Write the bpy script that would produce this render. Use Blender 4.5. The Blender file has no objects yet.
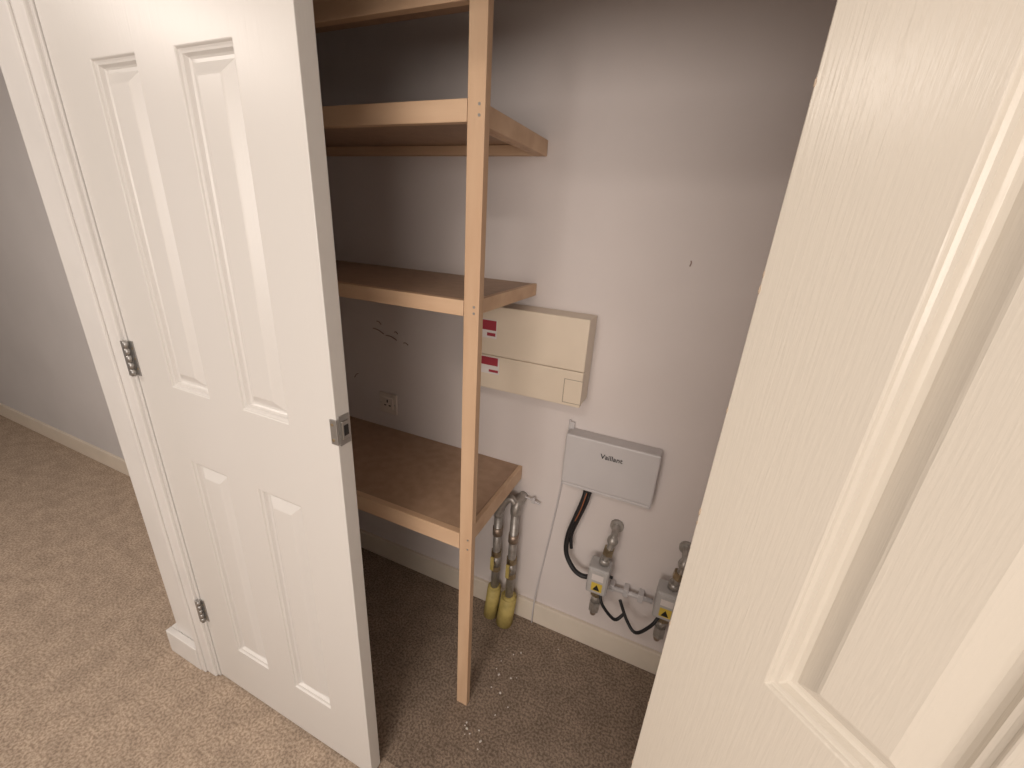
import bpy, bmesh, math, random
from mathutils import Vector, Matrix
random.seed(3)
S=1.067   # metric scale so that the doors come out at 1.98 m
col=bpy.context.scene.collection

# ------------------------------------------------------------ materials
def mat(name, c, rough=.6, metal=0., c2=None, nscale=20., bump=0., bscale=200., stretch=None, spec=.5, detail=6, lo=.35, hi=.65, coat=0., bd=.002, patch=0.):
    m=bpy.data.materials.new(name); m.use_nodes=True
    nt=m.node_tree; b=nt.nodes["Principled BSDF"]
    b.inputs["Roughness"].default_value=rough; b.inputs["Metallic"].default_value=metal
    b.inputs["Specular IOR Level"].default_value=spec
    b.inputs["Coat Weight"].default_value=coat
    tc=nt.nodes.new("ShaderNodeTexCoord"); mp=nt.nodes.new("ShaderNodeMapping")
    nt.links.new(tc.outputs["Object"],mp.inputs[0])
    if stretch: mp.inputs["Scale"].default_value=stretch
    n=nt.nodes.new("ShaderNodeTexNoise"); n.inputs["Scale"].default_value=nscale; n.inputs["Detail"].default_value=detail
    nt.links.new(mp.outputs[0],n.inputs["Vector"])
    r=nt.nodes.new("ShaderNodeValToRGB"); r.color_ramp.elements[0].position=lo; r.color_ramp.elements[1].position=hi
    c2=c2 or tuple(x*.94 for x in c)
    r.color_ramp.elements[0].color=(*c2,1); r.color_ramp.elements[1].color=(*c,1)
    nt.links.new(n.outputs["Fac"],r.inputs[0])
    out=r.outputs[0]
    if patch:
        n3=nt.nodes.new("ShaderNodeTexNoise"); n3.inputs["Scale"].default_value=14; n3.inputs["Detail"].default_value=8
        nt.links.new(tc.outputs["Object"],n3.inputs["Vector"])
        r3=nt.nodes.new("ShaderNodeValToRGB"); r3.color_ramp.elements[0].position=.38; r3.color_ramp.elements[1].position=.62
        k=1-patch; r3.color_ramp.elements[0].color=(k,k,k,1); r3.color_ramp.elements[1].color=(1,1,1,1)
        nt.links.new(n3.outputs["Fac"],r3.inputs[0])
        mx=nt.nodes.new("ShaderNodeMixRGB"); mx.blend_type='MULTIPLY'; mx.inputs[0].default_value=1
        nt.links.new(out,mx.inputs[1]); nt.links.new(r3.outputs[0],mx.inputs[2]); out=mx.outputs[0]
    nt.links.new(out,b.inputs["Base Color"])
    if bump:
        n2=nt.nodes.new("ShaderNodeTexNoise"); n2.inputs["Scale"].default_value=bscale; n2.inputs["Detail"].default_value=4
        nt.links.new(mp.outputs[0],n2.inputs["Vector"])
        bp=nt.nodes.new("ShaderNodeBump"); bp.inputs["Strength"].default_value=bump; bp.inputs["Distance"].default_value=bd
        nt.links.new(n2.outputs["Fac"],bp.inputs["Height"]); nt.links.new(bp.outputs[0],b.inputs["Normal"])
    return m
M=dict(
 wall=mat("cupboard_wall_paint",(.72,.66,.64),.75,c2=(.69,.63,.61),nscale=3,bump=.2,bscale=60),
 hall=mat("hall_wall_paint",(.62,.60,.60),.8,nscale=2,bump=.2,bscale=60),
 ceil=mat("ceiling_paint",(.8,.78,.75),.85),
 trim=mat("white_gloss_trim",(.74,.72,.70),.35,nscale=5),
 skirt=mat("cream_gloss_skirting",(.76,.68,.58),.4,nscale=8),
 door=mat("white_woodgrain_door_paint",(.69,.67,.65),.34,c2=(.67,.65,.625),nscale=2,bump=.25,bscale=260,stretch=(1,1,.05),bd=.001),
 door2=mat("cream_woodgrain_door_paint",(.67,.62,.545),.24,c2=(.65,.60,.525),nscale=2,bump=.38,bscale=330,stretch=(1,1,.06),bd=.001),
 pine=mat("pine_batten",(.71,.50,.33),.55,c2=(.60,.39,.245),nscale=14,stretch=(1,1,.12),bump=.2),
 pineh=mat("pine_rail",(.73,.52,.35),.55,c2=(.62,.41,.26),nscale=14,stretch=(.12,1,1),bump=.2),
 board=mat("hardboard_shelf",(.46,.305,.205),.5,c2=(.40,.26,.17),nscale=30,bump=.1),
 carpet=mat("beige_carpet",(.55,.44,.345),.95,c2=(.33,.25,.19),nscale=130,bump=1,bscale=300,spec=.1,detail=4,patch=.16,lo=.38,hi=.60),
 carpet_shaded=mat("shaded_beige_carpet",(.38,.295,.23),.95,c2=(.20,.152,.117),nscale=130,bump=1,bscale=300,spec=.1,detail=4,patch=.16,lo=.38,hi=.60),  # same carpet as the hall; cupboard shade put into a darker colour
 cream=mat("aged_cream_plastic",(.76,.655,.53),.33,nscale=6),
 seam=mat("shadow_gap_plastic",(.30,.25,.20),.6),
 grey=mat("light_grey_plastic",(.60,.575,.58),.4,nscale=6),
 dgrey=mat("valve_head_grey",(.50,.485,.48),.4,nscale=30),
 black=mat("black_rubber",(.015,.015,.017),.45),
 steel=mat("brushed_steel",(.55,.54,.52),.3,metal=1.,nscale=60),
 hinge=mat("dull_hinge_steel",(.42,.41,.40),.42,metal=.8,nscale=60),
 alloy=mat("grey_pipe_alloy",(.46,.44,.42),.38,metal=.5,c2=(.36,.33,.30),nscale=60),
 brass=mat("tarnished_brass",(.48,.40,.27),.38,metal=.8,c2=(.34,.27,.18),nscale=60),
 copper=mat("dull_pipe_copper",(.46,.36,.29),.4,metal=.7,c2=(.34,.27,.22),nscale=60),
 yellow=mat("yellow_sleeve",(.60,.48,.17),.6,c2=(.46,.36,.11),nscale=30),
 red=mat("red_label",(.35,.03,.05),.5),
 white=mat("white_label",(.75,.70,.68),.5),
 label=mat("yellow_warning_label",(.7,.52,.08),.5),
 socket=mat("white_socket_plastic",(.76,.68,.62),.35),
 orange=mat("orange_wire",(.35,.12,.05),.5),
 plaster=mat("plaster_crumbs",(.75,.71,.67),.9),
 mark=mat("scuff_brown",(.33,.23,.20),.9),
 chip=mat("chipped_paint",(.48,.38,.29),.8),
)
# ------------------------------------------------------------ builder
class B:
    def __init__(s): s.bm=bmesh.new(); s.mats=[]
    def mi(s,m):
        m=M[m]
        if m not in s.mats: s.mats.append(m)
        return s.mats.index(m)
    def box(s,lo,hi,m,bev=0.,rot=None,seg=2):
        lo=Vector(lo);hi=Vector(hi);c=(lo+hi)/2;d=hi-lo
        t=bmesh.new(); bmesh.ops.create_cube(t,size=1)
        for v in t.verts: v.co=Vector((v.co.x*d.x,v.co.y*d.y,v.co.z*d.z))
        if bev: bmesh.ops.bevel(t,geom=t.edges[:],offset=min(bev,min(d)*.45),segments=seg,affect='EDGES',profile=.5)
        for v in t.verts:
            if rot: v.co=rot@v.co
            v.co+=c
        s.merge(t,m)
    def merge(s,t,m,smooth=False,sm_fn=None):
        i=s.mi(m); mp={}
        bmesh.ops.recalc_face_normals(t,faces=t.faces[:])
        for v in t.verts: mp[v]=s.bm.verts.new(v.co)
        for f in t.faces:
            nf=s.bm.faces.new([mp[v] for v in f.verts]); nf.material_index=i; nf.smooth=smooth if sm_fn is None else sm_fn(f)
        t.free()
    def cyl(s,a,b,r,m,r2=None,seg=20,smooth=True):
        a=Vector(a);b=Vector(b);d=b-a
        t=bmesh.new(); bmesh.ops.create_cone(t,cap_ends=True,segments=seg,radius1=r,radius2=r if r2 is None else r2,depth=d.length)
        q=Vector((0,0,1)).rotation_difference(d.normalized()); c=(a+b)/2
        for v in t.verts: v.co=q@v.co+c
        s.merge(t,m,sm_fn=(lambda f:smooth and len(f.verts)==4))
    def sph(s,c,r,m,sc=(1,1,1)):
        t=bmesh.new(); bmesh.ops.create_uvsphere(t,u_segments=16,v_segments=10,radius=r)
        for v in t.verts: v.co=Vector((v.co.x*sc[0],v.co.y*sc[1],v.co.z*sc[2]))+Vector(c)
        s.merge(t,m,smooth=True)
    def tube(s,pts,r,m,seg=10,sub=6):
        P=[Vector(p) for p in pts]
        if sub>1 and len(P)>2:
            Q=[]
            for i in range(len(P)-1):
                p0=P[max(i-1,0)];p1=P[i];p2=P[i+1];p3=P[min(i+2,len(P)-1)]
                for k in range(sub):
                    t=k/sub
                    Q.append(.5*((2*p1)+(p2-p0)*t+(2*p0-5*p1+4*p2-p3)*t*t+(3*p1-p0-3*p2+p3)*t**3))
            Q.append(P[-1]);P=Q
        rings=[];up=None;i=s.mi(m)
        for k,p in enumerate(P):
            d=(P[min(k+1,len(P)-1)]-P[max(k-1,0)]).normalized()
            if up is None: up=d.orthogonal().normalized()
            up=(up-d*up.dot(d)).normalized(); w=d.cross(up)
            rings.append([s.bm.verts.new(p+r*(math.cos(2*math.pi*j/seg)*up+math.sin(2*math.pi*j/seg)*w)) for j in range(seg)])
        for a,b in zip(rings,rings[1:]):
            for j in range(seg):
                f=s.bm.faces.new([a[j],a[(j+1)%seg],b[(j+1)%seg],b[j]]);f.material_index=i;f.smooth=True
        for rr in (rings[0],rings[-1]):
            f=s.bm.faces.new(rr);f.material_index=i
    def done(s,name,parent=None,bevel=0.,weld=False):
        for v in s.bm.verts: v.co*=S
        if weld: bmesh.ops.remove_doubles(s.bm,verts=s.bm.verts[:],dist=1e-6)
        bmesh.ops.recalc_face_normals(s.bm,faces=s.bm.faces[:])
        me=bpy.data.meshes.new(name); s.bm.to_mesh(me); s.bm.free()
        for m in s.mats: me.materials.append(m)
        o=bpy.data.objects.new(name,me); col.objects.link(o)
        if parent: o.parent=parent
        if bevel:
            b=o.modifiers.new("bevel","BEVEL"); b.width=bevel; b.segments=2; b.limit_method='ANGLE'; b.angle_limit=math.radians(60)
        return o
def empty(name):
    e=bpy.data.objects.new(name,None); col.objects.link(e); e.empty_display_size=.1; return e
def simple(name,lo,hi,m,bev=0.,parent=None):
    b=B(); b.box(lo,hi,m,bev); return b.done(name,parent)

YW=1.21; YF=.52; TOP=2.25; DH=1.858; YO=YW-.001
XL,XR=-1.222,.085
YB=-2.6
# ------------------------------------------------------------ room shell
simple("floor",(-5.5,YB,-.06),(1.6,YF+.05,0),"carpet")
b=B(); b.box((-5.5,YF+.05,-.06),(-1.42,1.2,0),"carpet"); b.done("floor_hall")
simple("floor_cupboard",(-1.42,YF+.05,-.06),(.4,1.3,0),"carpet_shaded")
simple("ceiling",(-5.5,YB,TOP),(1.6,1.35,TOP+.05),"ceil")
simple("wall_back",(-1.42,YW,0),(.4,YW+.1,TOP),"wall")
b=B(); b.box((-1.425,YF+.10,0),(-1.37,1.03,TOP),"trim"); b.box((-1.42,1.03,0),(-1.37,YW,TOP),"wall");b.done("wall_left")
simple("wall_right",(.2,YF+.1,0),(.3,YW,TOP),"wall")
simple("wall_hall",(-5.5,1.03,0),(-1.42,1.13,TOP),"hall")
simple("wall_far",(-5.6,YB,0),(-5.5,1.13,TOP),"hall")
simple("wall_behind",(-5.5,YB-.1,0),(1.6,YB,TOP),"hall")
simple("wall_side",(1.6,YB-.1,0),(1.7,YF+.1,TOP),"hall")
b=B()
b.box((-1.425,YF,0),(XL-.028,YF+.1,TOP),"trim")
b.box((XR+.028,YF,0),(1.6,YF+.1,TOP),"hall")
b.box((XL-.028,YF,DH+.03),(XR+.028,YF+.1,TOP),"hall")
b.done("wall_front")
b=B()
b.box((XL-.028,YF-.003,0),(XL-.003,YF+.1,DH+.03),"trim",.002)
b.box((XR+.003,YF-.003,0),(XR+.028,YF+.1,DH+.03),"trim",.002)
b.box((XL-.028,YF-.003,DH+.004),(XR+.028,YF+.1,DH+.03),"trim",.002)
b.box((XL-.003,YF+.038,0),(XL+.010,YF+.06,DH+.004),"trim",.002)
b.done("trim_door_lining")
b=B()
for x0,x1 in ((XL-.078,XL-.012),(XR+.012,XR+.078)):
    b.box((x0,YF-.012,0),(x1,YF+.001,DH+.07),"trim",.004)
    s_=1 if x0<-1 else -1
    xo=x0 if s_==1 else x1
    b.box((min(xo,xo+s_*.022),YF-.018,0),(max(xo,xo+s_*.022),YF-.010,DH+.07),"trim",.004)
b.box((XL-.078,YF-.012,DH+.012),(XR+.078,YF+.001,DH+.072),"trim",.004)
b.done("trim_architrave")
def skirt(name,segs,m):
    b=B()
    for lo,hi in segs: b.box(lo,hi,m,.003)
    b.done(name)
skirt("baseboard_back",[((-1.37,YW-.015,0),(.2,YW,.1))],"skirt")
skirt("baseboard_hall",[((-5.5,1.015,0),(-1.458,1.03,.1))],"skirt")
skirt("baseboard_front",[((-1.465,YF-.02,0),(XL-.079,YF-.0005,.1)),((-1.465,YF-.001,0),(-1.4255,1.013,.1))],"trim")
skirt("baseboard_right",[((.185,YF+.1,0),(.2,YW-.015,.1))],"skirt")

# ------------------------------------------------------------ doors
def door(org,u,n,m,W=.65,T=.035,sh=0.,zr=1.092):
    """org: bottom corner of the seen face; u along width; n outward normal of the seen face"""
    u=Vector((*u,0));n=Vector((*n,0));o=Vector((*org,0))
    P=lambda a,z,d: o+u*a+n*d+Vector((0,0,z))
    cols=[0,.135-sh,.271-sh,.381-sh,.519-sh,W]; rows=[.008,.205,.890,zr,1.732,DH]
    prof=[(0,0),(.002,-.004),(.005,-.0055),(.008,-.0060),(.011,-.0125),(.014,-.015),(.019,-.015),(.022,-.013),(.038,-.003),(.041,-.0018)]
    bb=B(); i=bb.mi(m); bm=bb.bm
    q=lambda pts: setattr(bm.faces.new([bm.verts.new(p) for p in pts]),"material_index",i)
    for side in (0,1):
        f=(lambda a,z,d:P(a,z,d)) if side==0 else (lambda a,z,d:P(a,z,-T-d))
        for c in range(5):
            for r in range(5):
                a0,a1,z0,z1=cols[c],cols[c+1],rows[r],rows[r+1]
                if c in(1,3) and r in (1,3):
                    for (i0,d0),(i1,d1) in zip(prof,prof[1:]):
                        A=[(a0+i0,z0+i0),(a1-i0,z0+i0),(a1-i0,z1-i0),(a0+i0,z1-i0)]
                        C=[(a0+i1,z0+i1),(a1-i1,z0+i1),(a1-i1,z1-i1),(a0+i1,z1-i1)]
                        for k in range(4):
                            l=(k+1)%4
                            q([f(*A[k],d0),f(*A[l],d0),f(*C[l],d1),f(*C[k],d1)])
                    i1,d1=prof[-1]
                    q([f(a0+i1,z0+i1,d1),f(a1-i1,z0+i1,d1),f(a1-i1,z1-i1,d1),f(a0+i1,z1-i1,d1)])
                else: q([f(a0,z0,0),f(a1,z0,0),f(a1,z1,0),f(a0,z1,0)])
    for r in range(5):
        for a in (0,W): q([P(a,rows[r],0),P(a,rows[r+1],0),P(a,rows[r+1],-T),P(a,rows[r],-T)])
    for c in range(5):
        for z in (rows[0],rows[-1]): q([P(cols[c],z,0),P(cols[c+1],z,0),P(cols[c+1],z,-T),P(cols[c],z,-T)])
    return bb
e=empty("door_1")
door((XL,YF),(1,0),(0,-1),"door").done("leaf",e,bevel=.0015,weld=True)
def hinge(name,x,y,z,parent):
    b=B(); h=.044
    for k in range(5):
        z0=z-h+k*2*h/5
        b.cyl((x,y,z0+.0004),(x,y,z0+2*h/5-.0004),.0050,"hinge")
    b.box((x-.012,YF-.0135,z-h),(x-.001,YF-.0118,z+h),"hinge",.0005)
    b.box((x,YF-.0022,z-h),(x+.014,YF-.0002,z+h),"hinge",.0005)
    for dz in (-.026,0,.026): b.cyl((x+.009,YF-.0032,z+dz),(x+.009,YF-.002,z+dz),.003,"brass")
    b.done(name,parent)
hinge("hinge_middle",XL+.003,YF-.009,1.140,e)
hinge("hinge_bottom",XL+.002,YF-.009,.308,e)
b=B(); xe=XL+.65
b.box((xe,YF+.004,1.077),(xe+.0025,YF+.031,1.140),"hinge",.001)
b.box((xe+.0025,YF+.009,1.090),(xe+.006,YF+.026,1.128),"steel",.001)
b.box((xe+.0055,YF+.012,1.098),(xe+.0068,YF+.023,1.120),"black")
b.box((xe-.014,YF-.003,1.082),(xe+.003,YF+.0005,1.135),"hinge",.001)
b.cyl((xe-.007,YF-.0045,1.092),(xe-.007,YF-.002,1.092),.003,"brass");b.cyl((xe-.007,YF-.0045,1.125),(xe-.007,YF-.002,1.125),.003,"brass")
b.done("roller_catch",e)
e2=empty("door_2")
a=math.radians(-40.3); uu=(math.cos(a),math.sin(a)); nn=(math.sin(a),-math.cos(a))
OR=(.053,.463)
door(OR,uu,nn,"door2",sh=.015,zr=1.070).done("leaf",e2,bevel=.0015,weld=True)
b=B()
hx=Vector((*OR,0))-Vector((*nn,0))*.039
for z in (.30,1.0,1.72): b.cyl((hx.x,hx.y,z-.045),(hx.x,hx.y,z+.045),.0058,"hinge")
b.done("hinges",e2)
b=B()
for z,r in ((1.62,.0022),(1.47,.0018),(1.455,.0025),(1.33,.002),(1.20,.0028),(1.185,.002),(1.02,.0022),(.86,.002),(.72,.0024)):
    t=bmesh.new(); bmesh.ops.create_icosphere(t,subdivisions=1,radius=r)
    p=Vector((*OR,0))+Vector((*uu,0))*.0009+Vector((0,0,z))
    for v in t.verts: v.co=Vector((v.co.x*.5,v.co.y*.5,v.co.z*random.uniform(1.2,2.6)))+p
    b.merge(t,"chip")
b.done("paint_chips",e2)

# ------------------------------------------------------------ shelving
e=empty("shelving_unit")
PY0,PY1=.803,.825
simple("post",(-.464,PY0,0),(-.426,PY1,TOP),"pine",.0015,e)
def shelf(name,top,rail,xr=-.460):
    b=B()
    b.box((-1.369,PY1,top-.012),(xr-.0005,YO,top),"board",.001)
    b.box((-1.369,PY1-.02,top-rail),(-.466,PY1-.0005,top+.001),"pineh",.0015)
    b.box((xr-.020,PY1,top-rail),(xr-.0005,YO,top-.0125),"pine",.0015)
    b.box((xr,PY1,top-rail),(xr+.014,YO,top+.001),"pineh",.0015)
    b.box((-1.369,YW-.022,top-rail),(xr-.021,YO,top-.0125),"pineh",.0015)
    for z in (top-.010,top-rail+.010): b.cyl((-.438,PY0-.001,z),(-.438,PY0+.001,z),.0028,"hinge",seg=12)
    b.done(name,e)
shelf("shelf_low",.694,.052)
shelf("shelf_middle",1.334,.034)
shelf("shelf_upper",1.714,.038)
b=B()
b.box((-1.369,PY1,1.885),(-.47,.90,1.897),"board",.001); b.box((-1.369,PY1-.02,1.862),(-.466,PY1,1.90),"pineh",.0015)
b.done("shelf_top",e)

# ------------------------------------------------------------ consumer unit
b=B()
x0,x1,y0,z0,z1=-.645,-.250,1.112,1.004,1.266
b.box((x0,y0+.0305,z0),(x1,YO,z1),"cream",.003)
b.box((x0+.002,y0+.02,z0+.004),(x1-.002,y0+.0308,z1-.004),"seam")
b.box((x0-.002,y0+.004,z0+.1105),(x1+.002,y0+.029,z1+.002),"cream",.004,seg=3)
b.box((x0-.001,y0+.006,z0-.001),(x1+.001,y0+.029,z0+.1090),"cream",.003)
b.box((x1-.052,y0+.0042,z0+.010),(x1+.002,y0+.012,z0+.082),"cream",.002)
b.box((x1-.0535,y0+.0054,z0+.0089),(x1+.0012,y0+.0062,z0+.0831),"seam")
b.box((-.60,y0+.0025,z0+.165),(-.528,y0+.0045,z0+.222),"white");b.box((-.60,y0+.0015,z0+.190),(-.530,y0+.003,z0+.220),"red")
b.box((-.560,y0+.0015,z0+.172),(-.532,y0+.003,z0+.182),"red")
b.box((-.60,y0+.0045,z0+.050),(-.515,y0+.0065,z0+.106),"white");b.box((-.60,y0+.0035,z0+.078),(-.520,y0+.005,z0+.104),"red");b.box((-.55,y0+.0035,z0+.056),(-.518,y0+.005,z0+.064),"red")
b.done("consumer_unit")

# ------------------------------------------------------------ boiler wiring box
e=empty("heating_wiring_box")
b=B()
x0,x1,y0,z0,z1=-.287,.001,1.155,.702,.893
b.box((x0,y0+.006,z0),(x1,YO,z1),"grey",.004); b.box((x0-.0005,y0,z0+.014),(x1+.0005,y0+.02,z1+.0005),"grey",.005)
b.box((x0+.004,y0+.004,z0+.002),(x1-.004,y0+.02,z0+.0125),"grey",.002)
b.box((x0-.004,YW-.012,z1-.02),(x0+.012,YO,z1+.022),"grey",.003)
b.done("case",e)
c=bpy.data.curves.new("maker_lettering","FONT"); c.body="Vaillant"; c.size=.023*S; c.extrude=.0004; c.align_x='CENTER'; c.offset=.0003
t=bpy.data.objects.new("maker_lettering",c); col.objects.link(t); t.parent=e; t.location=(Vector((-.138,y0-.0006,.838)))*S; t.rotation_euler=(math.pi/2,0,0); c.materials.append(M["black"])
b=B()
b.tube([(-.205,1.185,.705),(-.208,1.175,.66),(-.226,1.165,.58),(-.242,1.165,.50),(-.238,1.16,.43),(-.205,1.15,.385),(-.175,1.15,.368),(-.15,1.15,.372)],.0085,"black")
b.tube([(-.192,1.185,.705),(-.197,1.18,.65),(-.217,1.17,.57),(-.232,1.175,.50),(-.225,1.17,.45)],.006,"black")
b.tube([(-.198,1.175,.70),(-.209,1.158,.63),(-.222,1.153,.58)],.0018,"orange")
b.box((-.212,1.165,.690),(-.184,1.20,.704),"black",.003)
b.done("cables",e)
b=B(); b.tube([(-.292,1.205,.92),(-.294,1.204,.70),(-.315,1.204,.45),(-.340,1.203,.2),(-.345,1.190,.11),(-.346,1.188,.003)],.0028,"grey",sub=4)
b.done("thin_cord",e)

# ------------------------------------------------------------ motorised valves
def valve(name,x):
    e=empty(name); b=B(); y=1.145
    b.tube([(x+.022,YO,.575),(x+.022,YW-.03,.575),(x+.022,y+.005,.565),(x+.018,y,.53),(x+.008,y,.46)],.0115,"alloy",seg=14)
    b.cyl((x+.022,YO,.575),(x+.022,YW-.012,.575),.022,"alloy")
    b.sph((x+.021,y+.004,.555),.018,"alloy",(1,1,1.1))
    b.cyl((x+.013,y,.500),(x+.016,y,.525),.018,"brass",seg=6,smooth=False)
    b.cyl((x+.007,y,.458),(x+.009,y,.480),.017,"alloy")
    b.box((x-.036,y-.034,.348),(x+.034,y+.028,.455),"dgrey",.006)
    b.box((x-.032,y-.037,.354),(x+.030,y-.030,.449),"dgrey",.004)
    b.box((x-.018,y-.0382,.366),(x+.018,y-.0365,.400),"label")
    t=[(x-.012,.370),(x+.012,.370),(x,.394)]
    fv=[b.bm.verts.new((p[0],y-.0386,p[1])) for p in t]; f=b.bm.faces.new(fv); f.material_index=b.mi("black")
    b.box((x-.020,y-.0382,.410),(x+.018,y-.0365,.434),"white")
    b.cyl((x+.03,y-.01,.42),(x+.044,y-.01,.42),.005,"black")
    b.cyl((x,y,.318),(x,y,.350),.021,"brass",seg=6,smooth=False)
    b.cyl((x,y,.285),(x,y,.320),.015,"alloy")
    b.cyl((x,y,.245),(x,y,.287),.019,"alloy",seg=6,smooth=False)
    b.tube([(x,y,.255),(x-.002,y+.004,.225),(x-.002,y+.03,.212),(x-.002,YO,.21)],.0105,"copper",seg=14)
    b.done("body",e)
    b=B()
    b.tube([(x+.012,y-.02,.350),(x+.03,y-.035,.315),(x+.075,y-.035,.275),(x+.10,y-.015,.29)] if x<0 else
           [(x-.012,y-.02,.350),(x-.03,y-.035,.31),(x-.07,y-.035,.255),(x-.105,y-.02,.275),(x-.14,y+.0,.33)],.0055,"black")
    b.done("lead",e)
valve("motorised_valve",-.112)
valve("motorised_valve",.108)
b=B()
b.cyl((-.075,1.185,.330),(.07,1.185,.335),.0085,"grey"); b.box((-.078,1.178,.318),(-.06,YO,.345),"grey",.002)
for x in (-.02,.03): b.box((x-.009,1.175,.318),(x+.009,YO,.350),"grey",.002)
b.done("bracket_rail")

# ------------------------------------------------------------ gas / water pipes with yellow sleeves
e=empty("capped_pipes")
def riser(nm,x,y,tilt,ztop,zc,rs):
    b=B()
    b.cyl((x+tilt,y-.008,0.0),(x,y,zc),rs,"yellow",r2=rs*.93,seg=28)
    b.cyl((x,y,zc),(x,y,zc+.006),rs*.93,"yellow",r2=.016,seg=28)
    b.cyl((x,y,zc-.01),(x,y,ztop),.0155,"alloy")
    b.cyl((x,y,.235),(x,y,.258),.0205,"brass",seg=8,smooth=False)
    b.cyl((x,y,.258),(x,y,.305),.0185,"alloy")
    b.cyl((x,y,.305),(x,y,.328),.0205,"brass",seg=8,smooth=False)
    b.cyl((x,y-.002,.28),(x,y-.034,.28),.008,"brass")
    b.box((x-.007,y-.040,.262),(x+.007,y-.034,.325),"yellow",.002)
    b.cyl((x,y,.405),(x,y,.440),.0190,"copper",seg=24)
    b.tube([(x,y,ztop-.01),(x,y,ztop+.012),(x+.004,y+.012,ztop+.03),(x+.006,YO,ztop+.034)],.0180,"alloy",seg=14)
    b.sph((x+.001,y+.003,ztop+.016),.0200,"alloy")
    b.done(nm,e)
riser("riser_a",-.506,1.160,-.008,.50,.145,.0285)
riser("riser_b",-.438,1.152,-.010,.54,.135,.0335)
b=B()
b.tube([(-.506,1.150,.50),(-.485,1.15,.56),(-.458,1.155,.585),(-.438,1.155,.56)],.0135,"alloy",seg=12)
b.tube([(-.43,YO,.585),(-.43,1.195,.585),(-.385,1.19,.578),(-.36,1.19,.572)],.0035,"grey"); b.box((-.392,1.184,.57),(-.380,1.194,.592),"grey",.002); b.done("wall_clip",e)

# ------------------------------------------------------------ socket, marks, debris
b=B(); x,z=-1.03,.805
b.box((x-.043,YW-.010,z-.043),(x+.043,YO,z+.043),"socket",.004)
b.box((x-.026,YW-.013,z-.022),(x+.026,YW-.009,z+.026),"socket",.002)
for dx,dz,w_,h in ((0,.012,.003,.006),(-.011,-.006,.005,.0025),(.011,-.006,.005,.0025)):
    b.box((x+dx-w_,YW-.0135,z+dz-h),(x+dx+w_,YW-.0125,z+dz+h),"black")
for dx in (-.034,.034): b.cyl((x+dx,YW-.0115,z),(x+dx,YW-.0095,z),.003,"steel")
b.done("electrical_socket")
b=B(); ys=YW-.0020
for (x0,z0,x1,z1) in ((-1.09,1.10,-1.04,1.085),(-1.03,1.082,-.98,1.07),(-.95,1.065,-.93,1.06),(-1.2,.88,-1.18,.90),(-1.07,1.13,-1.05,1.12),(-.99,1.10,-.975,1.095)):
    b.tube([(x0,ys,z0),((x0+x1)/2,ys,(z0+z1)/2+.004),(x1,ys,z1)],.0018,"mark",seg=6)
b.done("paint_scuffs")
b=B()
b.tube([(-.030,ys,1.438),(-.028,ys,1.433),(-.030,ys,1.424)],.0016,"mark",seg=6)
b.done("paint_nick")
b=B()
for k in range(26):
    x=random.gauss(-.33,.07);y=random.gauss(.96,.14)
    if k%4==0: x=random.gauss(-.36,.02); y=random.gauss(.74,.03)
    if not(-.415<x<.1 and .64<y<1.15): continue
    r=random.uniform(.0016,.0042)
    t=bmesh.new(); bmesh.ops.create_icosphere(t,subdivisions=1,radius=r)
    for v in t.verts: v.co=Vector((v.co.x*random.uniform(.7,1.4),v.co.y*random.uniform(.7,1.4),v.co.z*.6))+Vector((x,y,r*.5))
    b.merge(t,"plaster")
b.done("plaster_debris")

# ------------------------------------------------------------ lights
def lamp(name,loc,size,power,colr):
    l=bpy.data.lights.new(name,'AREA'); l.shape='DISK'; l.size=size*S; l.energy=power; l.color=colr
    o=bpy.data.objects.new(name,l); col.objects.link(o); o.location=Vector(loc)*S; return o
o=lamp("room_fill_light",(.15,-2.2,1.55),1,56,(1,.91,.83)); o.rotation_euler=(math.radians(84),0,0)  # added wide fill behind the camera to soften and brighten the cupboard; no window
o.data.shape='RECTANGLE'; o.data.size=2.3; o.data.size_y=1.1
lamp("landing_ceiling_lamp",(-.35,-.55,TOP-.03),.3,8,(1,.90,.80))
lamp("hall_ceiling_lamp",(-2.2,-.45,TOP-.03),.45,22,(1,.90,.81))
w=bpy.data.worlds.new("world"); bpy.context.scene.world=w; w.use_nodes=True
w.node_tree.nodes["Background"].inputs[0].default_value=(.5,.5,.52,1); w.node_tree.nodes["Background"].inputs[1].default_value=.3
# ------------------------------------------------------------ camera
f,th,ro,ya=417.02,.36685,.06377,.39685
R0=Vector((math.cos(ya),math.sin(ya),0));fh=Vector((-math.sin(ya),math.cos(ya),0));D=Vector((0,0,-1))
F=math.cos(th)*fh+math.sin(th)*D; D0=math.cos(th)*D-math.sin(th)*fh
ix=math.cos(ro)*R0-math.sin(ro)*D0; iy=math.sin(ro)*R0+math.cos(ro)*D0
cd=bpy.data.cameras.new("camera"); cd.sensor_width=36; cd.lens=f/1024*36; cd.clip_start=.02
co=bpy.data.objects.new("camera",cd); col.objects.link(co)
m=Matrix.Identity(4)
for r in range(3): m[r][0]=ix[r];m[r][1]=-iy[r];m[r][2]=-F[r]
m.translation=Vector((0,0,1.5))*S
co.matrix_world=m
bpy.context.scene.camera=co
bpy.context.scene.view_settings.view_transform='Standard'
